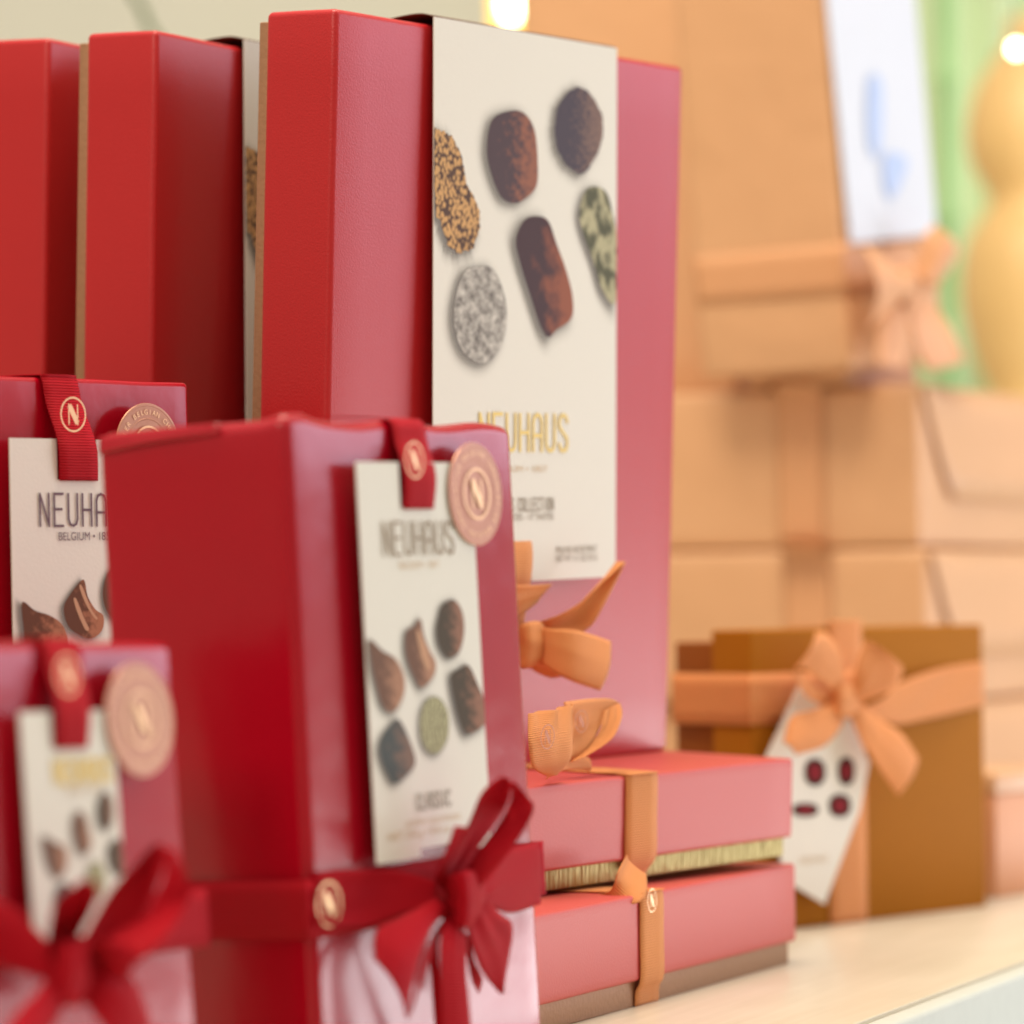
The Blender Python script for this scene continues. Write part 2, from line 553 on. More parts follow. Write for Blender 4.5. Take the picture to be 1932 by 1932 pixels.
def stroke_word(name, word, x0, x1, z0, z1, y, wd, mt, parent, gap=0.55):
    n = len(word)
    cw = (x1 - x0) / (n + (n - 1) * gap)
    vs, fs = [], []
    h = z1 - z0
    lay = 0
    for k, ch in enumerate(word):
        ox = x0 + k * cw * (1 + gap)
        for line in G[ch]:
            lay += 1
            yy = y - 0.00002 * (lay % 3)
            P = [V((ox + a * cw, 0, z0 + b * h)) for a, b in line]
            for a, b in zip(P, P[1:]):
                d = (b - a).normalized()
                nn = V((-d.z, 0, d.x)) * wd / 2
                a2, b2 = a - d * wd * 0.35, b + d * wd * 0.35
                i = len(vs)
                for q in (a2 - nn, a2 + nn, b2 + nn, b2 - nn):
                    vs.append((q.x, yy, q.z))
                    yy -= 0.000002
                fs.append((i, i + 1, i + 2, i + 3))
    return mesh(name, vs, fs, mt, parent)


def text_mesh(name, body, x0, x1, z0, h, y, mt, parent, ang=0, thick=0.0):
    cu = bpy.data.curves.new('t', 'FONT')
    cu.body = body
    cu.size = 1
    cu.extrude = thick
    o = bpy.data.objects.new('t', cu)
    COL.objects.link(o)
    dg = bpy.context.evaluated_depsgraph_get()
    me = bpy.data.meshes.new_from_object(o.evaluated_get(dg))
    bpy.data.objects.remove(o)
    bpy.data.curves.remove(cu)
    xs = [v.co.x for v in me.vertices]
    zs = [v.co.y for v in me.vertices]
    sx = (x1 - x0) / (max(xs) - min(xs))
    mx = min(xs)
    sz = h / 0.7
    for v in me.vertices:
        v.co = V((x0 + (v.co.x - mx) * sx, y - v.co.z * 0.001, z0 + v.co.y * sz))
    return link(name, me, mt, parent)


def emblem(parent, C, X, Z, rad, mt='emblem', fill=None):
    """ring with an N inside, raised on a ribbon; C centre, X/Z in-plane unit vectors"""
    X, Z = X.normalized(), Z.normalized()
    Nn = X.cross(Z).normalized()
    if Nn.y > 0 and abs(Nn.y) > 0.2:
        Nn = -Nn
    vs, fs = [], []
    K = 40
    for k in range(K):
        a = 2 * math.pi * k / K
        for r_ in (rad * 0.90, rad):
            vs.append(C + X * math.cos(a) * r_ + Z * math.sin(a) * r_ + Nn * 0.0004)
    for k in range(K):
        a, b = 2 * k, 2 * ((k + 1) % K)
        fs.append((a, a + 1, b + 1, b))
    def bar(p, q, w_):
        p, q = V(p), V(q)
        d = (q - p).normalized()
        n_ = V((-d.y, d.x)) * w_ / 2
        i = len(vs)
        for s_ in (p - n_, p + n_, q + n_, q - n_):
            vs.append(C + X * s_.x * rad + Z * s_.y * rad + Nn * 0.00045)
        fs.append((i, i + 1, i + 2, i + 3))
    bar((-0.34, -0.58), (-0.34, 0.6), 0.09)
    bar((0.34, -0.6), (0.34, 0.58), 0.09)
    bar((-0.30, 0.52), (0.32, -0.5), 0.34)
    if fill:
        i = len(vs)
        for k in range(K):
            a = 2 * math.pi * k / K
            vs.append(C + X * math.cos(a) * rad * 0.9 + Z * math.sin(a) * rad * 0.9 + Nn * 0.0003)
        fs.append(tuple(range(i, i + K)))
    return mesh('emblem', vs, fs, mt, parent)


def seal(parent, C, rad, y):
    """round foil seal stuck on the front: disc, raised rings, raised lettering round the rim"""
    vs, fs = [], []
    K = 64
    prof = [(1.0, 0.0), (0.99, 0.0005), (0.94, 0.00058), (0.93, 0.00045), (0.67, 0.00045), (0.66, 0.0006), (0.64, 0.0006), (0.63, 0.00045), (0.0001, 0.0005)]
    for r_, h in prof:
        for k in range(K):
            a = 2 * math.pi * k / K
            vs.append((C.x + rad * r_ * math.cos(a), y - h, C.z + rad * r_ * math.sin(a)))
    for i in range(len(prof) - 1):
        for k in range(K):
            a, b = i * K + k, i * K + (k + 1) % K
            fs.append((a, b, b + K, a + K))
    s = mesh('seal', vs, fs, 'seal', parent, False)
    txt = 'BELGIAN CHOCOLATIER '
    tv = []
    big_v, big_f = [], []
    for k, ch in enumerate(txt + 'BELGIAN CHOCOLATIER '):
        if ch == ' ':
            continue
        a = math.pi / 2 - 2 * math.pi * (k - 3.5) / 40
        cu = bpy.data.curves.new('t', 'FONT')
        cu.body = ch; cu.size = 1; cu.align_x = 'CENTER'
        o = bpy.data.objects.new('t', cu)
        COL.objects.link(o)
        me = bpy.data.meshes.new_from_object(o.evaluated_get(bpy.context.evaluated_depsgraph_get()))
        bpy.data.objects.remove(o); bpy.data.curves.remove(cu)
        i = len(big_v)
        sc = rad * 0.16
        for v in me.vertices:
            lx, lz = v.co.x * sc, v.co.y * sc + rad * 0.745
            b = a - math.pi / 2
            big_v.append((C.x + lx * math.cos(b) - lz * math.sin(b), y - 0.0009, C.z + lx * math.sin(b) + lz * math.cos(b)))
        for p in me.polygons:
            big_f.append(tuple(i + q for q in p.vertices))
        bpy.data.meshes.remove(me)
    mesh('lettering', big_v, big_f, 'emblem', s)
    r_ = rad * 0.5
    e = emblem(s, V((C.x, y - 0.0007, C.z)), V((1, 0, 0)), V((0, 0, 1)), r_)
    return s


# ------------------------------------------------------------------ table, wall
TP = [at_depth(px, py, 1) - CP for px, py in ((1610, 1932), (1932, 1812))]
e1, e2 = [CP + d * (EYE / -d.z) for d in TP]
ed = (e2 - e1).normalized()
nrm = V((ed.y, -ed.x, 0))       # outward
tr = thing('table', 'pale wooden display table with white painted front edge under all the gift boxes', 'table', (e1.x, e1.y, 0), (0, 0, math.atan2(ed.y, ed.x)))
# in this frame: x along the edge, y to the inside
rbox('tabletop', -3, 5, 0.0, 2.6, -0.03, 0, 'table', tr, r=0.001)
rbox('edge_trim', -3, 5, -0.014, -0.0005, -0.055, -0.0012, 'trim', tr, r=0.003)
rbox('apron', -3, 5, 0.03, 0.05, -0.25, -0.0305, 'bamboo', tr, r=0)


def struct(o):
    o['kind'] = 'structure'
    return o


struct(mesh('wall', [(-4, 4.6, -1), (4, 4.6, -1), (4, 4.6, 3), (-4, 4.6, 3)], [(0, 1, 2, 3)], 'wall'))
struct(mesh('floor', [(-4, -2, -0.8), (5, -2, -0.8), (5, 5, -0.8), (-4, 5, -0.8)], [(0, 1, 2, 3)], 'wall'))


# ------------------------------------------------------------------ tall red boxes with printed sleeves
KS = 0.955
TL, TT, TH = 0.3236, 0.0430, 0.3838
FT = Frame((-0.0958, 1.7814, 0.1010), 0.9754, 0.0575, -0.0241, KS)


def tall_box(fr, label):
    t = thing('gift_box', label, 'gift box', fr.loc, fr.euler(), 'tall red boxes standing in a row on the flat boxes')
    t.scale = (KS, KS, KS)
    rbox('lid', 0, TL, 0, TT, 0, TH, 'red_card', t, r=0.003, seg=4, crumple=0.00025, sub=12)
    rbox('base', 0.003, TL - 0.003, TT + 0.0004, TT + 0.0065, 0.003, TH - 0.0045, 'tan_card', t, r=0.0008)
    a = FT
    KF = 0.024      # the sleeve stands away from the box, more so towards its foot

    class SF:
        @staticmethod
        def f(px, py, d=0.0):
            p = FT.f(px, py, d)
            for _ in range(6):
                p = FT.f(px, py, d + KF * max(0, TH - p.z))
            p.y = -d
            return p
    x0, x1 = SF.f(818, 400, .0035).x, SF.f(1163, 500, .0035).x
    zb = SF.f(1080, 1092, .0035).z
    nx = SF.f(1003, 1060, .0035).x
    nz = SF.f(1003, 1034, .0035).z
    nx0 = SF.f(944, 1060, .0035).x
    cx = (x0 + x1) / 2
    zt = TH + 0.0035
    y = -0.0035
    s = poly_card('sleeve', [(x0, zb), (nx0, zb), (nx0, nz), (nx, nz), (nx, zb), (x1, zb), (x1, zt), (x0, zt)], 'ivory', t, y, 0.0005)
    # panel folding over the top of the box
    prof = [(y + 0.0003, zt), (0.004, zt + 0.0018), (0.015, zt + 0.0012), (0.03, zt - 0.001), (TT + 0.008, zt - 0.004), (TT + 0.0095, zt - 0.02), (TT + 0.0095, zb)]
    strip('sleeve_fold', [(x0, p[0], p[1]) for p in prof], [(x1, p[0], p[1]) for p in prof], 'card_inner', s, n=3, across=2, thick=0.0005)
    yp = y - 0.00025
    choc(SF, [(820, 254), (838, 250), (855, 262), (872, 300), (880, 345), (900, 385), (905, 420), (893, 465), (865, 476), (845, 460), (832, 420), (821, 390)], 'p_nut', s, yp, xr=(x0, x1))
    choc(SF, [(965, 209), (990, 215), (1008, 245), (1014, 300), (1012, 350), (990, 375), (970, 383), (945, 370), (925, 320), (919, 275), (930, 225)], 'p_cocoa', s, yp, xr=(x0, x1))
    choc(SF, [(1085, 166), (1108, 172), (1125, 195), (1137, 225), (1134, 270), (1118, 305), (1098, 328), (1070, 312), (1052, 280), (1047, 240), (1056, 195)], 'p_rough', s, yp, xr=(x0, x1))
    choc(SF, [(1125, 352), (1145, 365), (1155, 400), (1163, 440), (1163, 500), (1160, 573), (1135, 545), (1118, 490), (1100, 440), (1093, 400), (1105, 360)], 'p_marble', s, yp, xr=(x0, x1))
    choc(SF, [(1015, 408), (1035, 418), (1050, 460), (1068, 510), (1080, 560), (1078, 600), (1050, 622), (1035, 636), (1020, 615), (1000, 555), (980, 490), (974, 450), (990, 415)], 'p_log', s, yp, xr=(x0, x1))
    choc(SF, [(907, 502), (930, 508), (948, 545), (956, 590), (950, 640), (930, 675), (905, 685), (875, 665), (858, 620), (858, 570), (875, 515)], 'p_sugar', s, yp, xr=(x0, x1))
    yt = yp - 0.0003
    L = lambda px, py: SF.f(px, py, -yt)
    q0, q1 = L(906, 780), L(1071, 780)
    stroke_word('lettering', 'NEUHAUS', q0.x, q1.x, L(1068, 851).z, L(1068, 783).z, yt, 0.0019, 'gold', s, 0.55)
    q0, q1 = L(925, 885), L(1033, 885)
    text_mesh('lettering', 'BELGIUM \u2022 1857', q0.x, q1.x, L(1033, 890).z, 0.0032, yt, 'pale_ink', s)
    q0, q1 = L(915, 950), L(1045, 950)
    stroke_word('lettering', 'TRUFFLES COLLECTION', q0.x, q1.x, L(1045, 963).z, L(1045, 939).z, yt, 0.0007, 'olive_ink', s, 0.5)
    text_mesh('lettering', 'CHOCOLATES - 17 TASTES', q0.x, q1.x, L(1045, 980).z, 0.0034, yt, 'olive_ink', s)
    q0, q1 = L(1050, 1040), L(1127, 1040)
    text_mesh('lettering', 'PRALINE ASSORTMENT', q0.x, q1.x, L(1127, 1041).z, 0.0036, yt, 'olive_ink', s)
    text_mesh('lettering', 'NET WT 11.1 OZ 315 G', q0.x, q1.x, L(1127, 1057).z, 0.0036, yt, 'olive_ink', s)
    for o_ in [s] + list(s.children):
        if o_.name.startswith('sleeve_fold'):
            continue
        for v in o_.data.vertices:
            v.co.y -= KF * max(0, TH - v.co.z)
    # orange ribbon running down from the slot and round the foot of the box
    rw = (nx - nx0) * 0.98
    rx0, rx1 = nx0 + .0004, nx - .0004
    ysl = -(0.0035 + KF * (TH - nz))
    rp_ = [(ysl + .0012, nz + .006), (ysl - .0006, nz), (ysl - .0006, nz - .012), (ysl + .003, nz - .035), (-.003, nz - .06), (-.001, nz - .08), (-.001, 0)]
    strip('ribbon', [(rx0, a_, b_) for a_, b_ in rp_], [(rx1, a_, b_) for a_, b_ in rp_], 'orange_rib', t, n=4)
    return t, cx


t1, TCX = tall_box(FT, 'tall bright red gift box at the front of the row, its whole ivory sleeve showing')


def tall_frame(px, py, D, yaw, ta, tb):
    rot = Matrix.Rotation(yaw, 3, 'Z') @ Matrix.Rotation(ta, 3, 'X') @ Matrix.Rotation(tb, 3, 'Y')
    p = at_depth(px, py, D * KS) - rot @ V((0, 0, TH * KS))
    return p, rot.to_euler()


def streak(fr, pts, parent, y):
    C_ = cat([fr.f(px, py, -y) for px, py in pts], 4, True)
    return mesh('printed_streak', [(p.x, y, p.z) for p in C_], [tuple(range(len(C_)))], 'p_streak', parent)


def copy_tree(o, parent=None):
    c = o.copy()
    COL.objects.link(c)
    if parent is not None:
        c.parent = parent
    for ch in list(o.children):
        copy_tree(ch, c)
    return c


for px, py, D, yaw, lab in ((296, 56, 1.835, 1.085, 'tall red gift box second in the row, only a strip of its ivory sleeve showing'),
                            (93, 71, 1.90, 1.12, 'tall dark red gift box third in the row, cut by the left edge')):
    c = copy_tree(t1)
    c['label'] = lab
    p, e = tall_frame(px, py, D, yaw, 0.04, -0.018)
    c.location, c.rotation_euler = p, e

# --- bow on the front of the first tall box (part of the box it is tied to)
bow = bpy.data.objects.new('bow', None)
F_ = FT


def E(fr, pts):
    """edge of a bow: photo pixels with a height above the front plane"""
    return [fr.f(px, py, d) for px, py, d in pts]


def bow_part(name, fr, a, b, mt, parent, **k):
    if 'bulge' in k:
        k['bulge'] *= 0.6
    k.setdefault('pleat', 0.0013)
    k.setdefault('across', 12)
    k.setdefault('thick', 0.0004)
    return strip(name, E(fr, a), E(fr, b), mt, parent, **k)


kn = bow_part('bow', F_, [(962, 1190, .004), (985, 1176, .016), (1012, 1172, .018), (1035, 1180, .008)], [(962, 1245, .004), (985, 1262, .016), (1010, 1255, .018), (1038, 1235, .008)], 'orange_rib', t1, bulge=0.006)
bow_part('loop', F_, [(1000, 1178, .010), (1050, 1162, .022), (1095, 1136, .030), (1130, 1105, .034), (1180, 1060, .036)], [(1010, 1200, .010), (1060, 1197, .022), (1108, 1187, .028), (1140, 1140, .034), (1180, 1062, .036)], 'orange_rib', kn, bulge=-0.010)
bow_part('tail', F_, [(1004, 1182, .012), (1040, 1186, .024), (1090, 1190, .034), (1154, 1210, .040)], [(1000, 1236, .012), (1030, 1258, .022), (1075, 1284, .034), (1131, 1303, .042)], 'orange_rib', kn, bulge=0.004)
bow_part('tail', F_, [(960, 1100, .014), (990, 1104, .016), (1041, 1102, .018)], [(965, 1180, .008), (985, 1160, .012), (1012, 1138, .016)], 'orange_rib', kn)
bow_part('loop', F_, [(996, 1238, .010), (1025, 1256, .014), (1060, 1276, .018)], [(996, 1256, .008), (1012, 1268, .010), (1040, 1280, .014)], 'orange_rib', kn)

# ------------------------------------------------------------------ flat coral boxes
FU = Frame((0.0095 - 0.05 * math.cos(.9609), 1.8050 - 0.05 * math.sin(.9609), 0.0592 - 0.0004), 0.9609, 0.0409, -0.0103, KS)
FL = Frame((0.0714 - 0.19 * math.cos(1.1395), 1.7692 - 0.19 * math.sin(1.1395), 0.0130), 1.1395, 0.0009, 0.0038)
UL, UH = 0.2999, 0.0434
LL, LH = 0.3745, 0.0411
G2 = 'flat coral boxes stacked on the table'
bu = thing('gift_box', 'flat coral gift box with gold foil rim, upper of the stack of two', 'gift box', FU.loc, FU.euler(), G2)
bu.scale = (KS, KS, KS)
rbox('lid', 0, UL, 0, 0.30, 0, UH, 'coral_card', bu, r=0.0018, crumple=0.0002, sub=10)
rbox('base', 0.004, UL - 0.004, 0.003, 0.296, -0.0105, 0.003, 'foil', bu, r=0.001)
bl = thing('gift_box', 'flat coral gift box at the bottom of the stack, resting on the table', 'gift box', FL.loc, FL.euler(), G2)
rbox('lid', 0, LL, 0, 0.30, 0, LH, 'coral_card', bl, r=0.0018, crumple=0.0002, sub=10)
rbox('base', 0.004, LL - 0.004, 0.003, 0.296, -0.0128, 0.003, 'tan_card', bl, r=0.001)

# ribbon round the upper box: across the top, down the front, under the rim
xa, xb = FU.f(1181, 1500, .001).x, FU.f(1240, 1500, .001).x
prof = [(0.26, UH + 0.0008), (0.10, UH + 0.0008), (0.006, UH + 0.0008), (0.0012, UH + 0.0004), (-0.0009, UH - 0.002), (-0.0009, 0.02), (-0.0009, 0.001), (0.0015, -0.006), (0.004, -0.0108)]
dx = lambda y: -0.0
strip('ribbon', [(xa + (0.0035 if z < 0.0 else 0), y, z) for y, z in prof], [(xb - (0.004 if z < 0.0 else 0), y, z) for y, z in prof], 'orange_rib', bu, n=4)
xa, xb = FL.f(1208, 1760, .001).x, FL.f(1252, 1760, .001).x
prof = [(0.26, LH + 0.0008), (0.10, LH + 0.0008), (0.006, LH + 0.0008), (0.0012, LH + 0.0004), (-0.0009, LH - 0.002), (-0.0009, 0.02), (-0.0009, 0.001), (0.0016, -0.005), (0.0022, -0.0122)]
rl = strip('ribbon', [(xa, y, z) for y, z in prof], [(xb, y, z) for y, z in prof], 'orange_rib', bl, n=4)
c = FL.f(1229, 1699, .0012)
emblem(rl, c, V((1, 0, 0)), V((0, 0, 1)), 0.0058, 'emblem')
# loose twist of ribbon between the two boxes
fl = bow_part('bow', FU, [(1118, 1690, .012), (1150, 1680, .022), (1166, 1642, .026), (1184, 1613, .018)], [(1140, 1694, .014), (1190, 1706, .034), (1217, 1690, .036), (1220, 1650, .024)], 'orange_rib', bu, bulge=-0.005)
strip('loop', [(FU.f(1000, 1697, .004)), FU.f(1060, 1693, .003), FU.f(1102, 1690, .002)], [FU.f(1000, 1712, .006), FU.f(1060, 1708, .005), FU.f(1101, 1704, .004)], 'orange_rib', fl)
# bow lying on the lid beside the standing box
kb = bow_part('bow', FU, [(1030, 1452, -.010), (1060, 1432, -.012), (1090, 1426, -.014), (1112, 1430, -.016)], [(1030, 1470, -.008), (1060, 1455, -.010), (1090, 1452, -.012), (1112, 1455, -.014)], 'orange_rib', bu, bulge=0.002)
lf = bow_part('loop', FU, [(990, 1346, .004), (993, 1400, .010), (1003, 1445, .008), (1032, 1464, -.004)], [(1086, 1328, .000), (1080, 1385, .006), (1074, 1432, .004), (1050, 1460, -.006)], 'orange_rib', kb, bulge=0.004)
c0 = FU.f(1032, 1390, .0135)
emblem(lf, c0, V((1, 0, 0.05)), V((0, 0, 1)), 0.0062, 'dim_emblem')
l2 = bow_part('loop', FU, [(1060, 1324, -.012), (1110, 1318, -.014), (1150, 1318, -.014), (1168, 1326, -.014)], [(1072, 1440, -.010), (1092, 1428, -.010), (1118, 1396, -.010), (1142, 1340, -.012)], 'orange_rib', kb)
bow_part('loop', FU, [(1168, 1326, -.014), (1172, 1352, -.008), (1155, 1392, -.004), (1110, 1424, -.006), (1082, 1436, -.008)], [(1142, 1340, -.012), (1135, 1372, -.010), (1118, 1398, -.010), (1095, 1424, -.010), (1076, 1436, -.010)], 'orange_rib', kb)
c0 = FU.f(1096, 1361, -.0105)
emblem(l2, c0, V((1, 0, 0)), V((0, 0, 1)), 0.0058, 'dim_emblem')


# ------------------------------------------------------------------ wrapped red boxes with ivory cards
def card_texts(fr, s, y, x0, x1, ytop, ybot, sx0, sx1, sy, mt='plum_ink', mt2='pale_ink', wd=0.0012, sub='BELGIUM \u2022 1857', subh=0.0028):
    L = lambda px, py: fr.f(px, py, -y)
    xm = (x0 + x1) / 2
    stroke_word('lettering', 'NEUHAUS', L(x0, ytop).x, L(x1, ytop).x, L(xm, ybot).z, L(xm, ytop).z, y, wd, mt, s, 0.6)
    text_mesh('lettering', sub, L(sx0, sy).x, L(sx1, sy).x, L((sx0 + sx1) / 2, sy).z, subh, y, mt2, s)


# the large front box
FC = Frame((-0.0751, 1.3845, 0), 1.0407, -0.0371, -0.0191)
CL, CT, CH = 0.1717, 0.0901, 0.2665
G3 = 'red wrapped boxes with ivory cards'
bc = thing('gift_box', 'large glossy red wrapped box in front with ivory CLASSIC card and red bow', 'gift box', FC.loc, FC.euler(), G3)
body = rbox('wrapping', 0, CL, 0, CT, 0, CH, 'red_wrap', bc, r=0.005, seg=5, crumple=0.0004, sub=16)
# pinch the corners and raise the folded top flap
for v in body.data.vertices:
    co = v.co
    if co.z > CH - 0.012:
        k = (co.z - (CH - 0.012)) / 0.012
        co.z += 0.0011 * math.sin(co.x * 95) * k
        if co.x < 0.02:
            co.z += 0.0022 * k * math.exp(-((co.y - 0.002) / 0.006) ** 2)
# folded lid flap on the left side
strip('flap', [(-0.0012, 0.088, CH - 0.008), (-0.0022, 0.06, CH - 0.005), (-0.0010, 0.03, CH - 0.004)], [(-0.0002, 0.088, CH - 0.001), (-0.0004, 0.06, CH + 0.0002), (-0.0002, 0.03, CH + 0.0004)], 'red_wrap', bc, n=6)
yc = -0.0065
L = lambda px, py, d=0.0065: FC.f(px, py, d)
pt = lambda px, py: (L(px, py).x, L(px, py).z)
x0 = L(672, 871).x; x1 = L(889, 884).x
zt, zb = L(672, 871).z, L(706, 1632).z
n0, n1 = L(753, 900).x, L(812, 900).x
znt = L(780, 956).z
b0, b1 = L(795, 1620).x, L(890, 1620).x
znb = L(850, 1592).z
cd_ = poly_card('card', [(x0, zb), (b0, zb), (b0, znb), (b1, znb), (b1, zb), (x1, zb), (x1, zt), (n1, zt), (n1, znt), (n0, znt), (n0, zt), (x0, zt)], 'ivory', bc, yc, 0.0006)
yp = yc - 0.0003
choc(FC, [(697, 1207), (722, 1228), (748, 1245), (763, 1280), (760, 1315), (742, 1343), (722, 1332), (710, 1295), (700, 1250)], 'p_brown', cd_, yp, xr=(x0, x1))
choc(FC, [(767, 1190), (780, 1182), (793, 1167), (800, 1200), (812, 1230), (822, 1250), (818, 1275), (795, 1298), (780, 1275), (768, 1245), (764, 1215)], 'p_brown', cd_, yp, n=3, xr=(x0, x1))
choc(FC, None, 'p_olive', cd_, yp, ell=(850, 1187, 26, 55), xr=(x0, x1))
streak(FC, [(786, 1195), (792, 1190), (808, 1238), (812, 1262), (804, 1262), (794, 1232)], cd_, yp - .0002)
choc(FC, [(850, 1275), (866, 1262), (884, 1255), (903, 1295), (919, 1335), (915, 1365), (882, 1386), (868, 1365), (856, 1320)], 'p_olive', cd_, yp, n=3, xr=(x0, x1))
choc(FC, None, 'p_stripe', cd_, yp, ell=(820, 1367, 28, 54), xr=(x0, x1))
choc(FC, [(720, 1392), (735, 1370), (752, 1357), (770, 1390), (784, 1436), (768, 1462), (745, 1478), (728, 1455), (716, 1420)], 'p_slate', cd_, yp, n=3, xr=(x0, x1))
card_texts(FC, cd_, yp - 0.0002, 722, 854, 985, 1046, 755, 829, 1072, mt='bronze_ink', wd=0.0012)
yt = yp - 0.0002
q = lambda px, py: FC.f(px, py, -yt)
stroke_word('lettering', 'CLASSIC', q(787, 1500).x, q(850, 1500).x, q(818, 1524).z, q(818, 1495).z, yt, 0.0008, 'olive_ink', cd_, 0.45)
text_mesh('lettering', 'praline assortment', q(768, 1545).x, q(870, 1545).x, q(818, 1552).z, 0.0030, yt, 'pale_ink', cd_)
text_mesh('lettering', 'NET 250 g \u2022 8.8 oz', q(733, 1570).x, q(850, 1570).x, q(790, 1578).z, 0.0030, yt, 'pale_ink', cd_)
# ribbon over the top into the slot
za = [(CH + 0.004, 0.03), (CH + 0.0015, 0.004), (CH - 0.001, -0.0015), (CH - 0.008, -0.0030), (CH - 0.022, -0.0075), (znt - 0.001, -0.0072)]
rx0, rx1 = FC.f(740, 800, .002).x, FC.f(801, 800, .002).x
m0, m1 = n0 + 0.0008, n1 - 0.0002
def lerp(a, b, t): return a + (b - a) * t
sl = [0, 0, 0, .1, .5, 1]
rb = strip('ribbon', [(lerp(rx0, m0, s_), y, z) for s_, (z, y) in zip(sl, za)], [(lerp(rx1, m1, s_), y, z) for s_, (z, y) in zip(sl, za)], 'red_rib', bc, n=5)
emblem(rb, FC.f(781, 868, .0086), V((1, 0, 0)), V((0, 0, 1)), 0.0074, 'emblem')
seal(bc, FC.f(897, 932, .0075), 0.0213, -0.0073)
# ribbon round the box
zr = lambda px, py: FC.f(px, py, .001).z
z1a, z1b = zr(700, 1641), zr(700, 1752)
rr = strip('ribbon', [(CL + .0012, 0.05, z1a), (CL + .0012, 0.004, z1a), (CL - .003, -0.0012, z1a), (CL / 2, -0.0016, z1a), (0.003, -0.0014, z1a), (-0.0014, 0.004, z1a), (-0.0014, 0.04, z1a), (-0.0014, CT - 0.002, z1a)],
           [(CL + .0012, 0.05, z1b), (CL + .0012, 0.004, z1b), (CL - .003, -0.0012, z1b), (CL / 2, -0.0016, z1b), (0.003, -0.0014, z1b), (-0.0014, 0.004, z1b), (-0.0014, 0.04, z1b), (-0.0014, CT - 0.002, z1b)], 'red_rib', bc, n=6)
emblem(rr, FC.f(620, 1706, .0026), V((1, 0, 0)), V((0, 0, 1)), 0.0088, 'emblem')


def Z6(x, y, d):      # coordinates read off an enlarged crop of the photograph
    return (579.6 + .2751 * x, 1400.7 + .2751 * y, d)


def zs(l): return [Z6(*p) for p in l]


k6 = bow_part('bow', FC, zs([(900, 930, .010), (1000, 900, .026), (1120, 880, .030), (1220, 920, .014)]), zs([(930, 1200, .010), (1010, 1260, .024), (1110, 1270, .028), (1180, 1180, .014)]), 'red_rib', bc, bulge=0.004)
bow_part('loop', FC, zs([(880, 950, .014), (1010, 720, .022), (1110, 540, .028), (1200, 345, .034), (1340, 235, .038), (1405, 275, .040)]), zs([(970, 1000, .016), (1090, 830, .020), (1200, 680, .024), (1300, 530, .028), (1372, 410, .034), (1407, 280, .040)]), 'red_rib', k6, bulge=-0.004)
bow_part('loop', FC, zs([(1405, 275, .040), (1385, 420, .034), (1285, 590, .030), (1140, 790, .026), (1070, 950, .022)]), zs([(1407, 276, .040), (1500, 355, .044), (1552, 470, .044), (1385, 750, .038), (1180, 1000, .026)]), 'red_rib', k6, bulge=0.003)
bow_part('loop', FC, zs([(860, 960, .012), (900, 840, .020), (960, 700, .026), (1005, 575, .030)]), zs([(950, 1000, .012), (1010, 850, .016), (1080, 700, .020), (1110, 585, .024)]), 'red_rib', k6, bulge=0.003)
bow_part('loop', FC, zs([(1150, 1000, .018), (1240, 930, .018), (1380, 748, .012), (1572, 690, .003)]), zs([(1150, 1120, .018), (1260, 1130, .018), (1395, 1170, .012), (1602, 1108, .003)]), 'red_rib', k6, bulge=0.002)
bow_part('loop', FC, zs([(60, 900, .003), (400, 870, .004), (650, 890, .008), (900, 960, .016)]), zs([(60, 1260, .003), (400, 1268, .004), (640, 1180, .008), (900, 1090, .016)]), 'red_rib', k6, bulge=-0.002)
bow_part('tail', FC, zs([(880, 1070, .016), (640, 1200, .020), (485, 1290, .020), (458, 1480, .022)]), zs([(960, 1160, .018), (840, 1290, .026), (745, 1560, .030), (690, 1900, .030)]), 'red_rib', k6, bulge=0.004)
bow_part('tail', FC, zs([(950, 1180, .020), (860, 1330, .024), (790, 1500, .028), (690, 1900, .031)]), zs([(1010, 1240, .020), (900, 1330, .022), (830, 1500, .026), (735, 1800, .030)]), 'red_rib', k6, bulge=0.0)
bow_part('tail', FC, zs([(960, 1200, .020), (905, 1330, .024), (905, 1600, .026), (930, 2100, .026)]), zs([(1050, 1230, .020), (1095, 1350, .026), (1088, 1600, .028), (1140, 2100, .028)]), 'red_rib', k6, bulge=0.003)
bow_part('tail', FC, zs([(940, 1200, .016), (830, 1400, .016), (850, 1650, .014), (890, 2100, .010)]), zs([(960, 1200, .016), (905, 1330, .020), (905, 1600, .018), (935, 2100, .014)]), 'red_rib', k6)
bow_part('tail', FC, zs([(1060, 1200, .020), (1110, 1400, .022), (1190, 1570, .020), (1320, 1722, .018)]), zs([(1230, 1080, .018), (1340, 1180, .020), (1406, 1290, .020), (1325, 1715, .018)]), 'red_rib', k6, bulge=0.003)
bow_part('tail', FC, zs([(1080, 1300, .012), (1100, 1500, .008), (1130, 1640, .006), (1180, 1722, .005)]), zs([(1110, 1350, .014), (1150, 1500, .010), (1190, 1590, .008), (1200, 1640, .006)]), 'red_rib', k6)

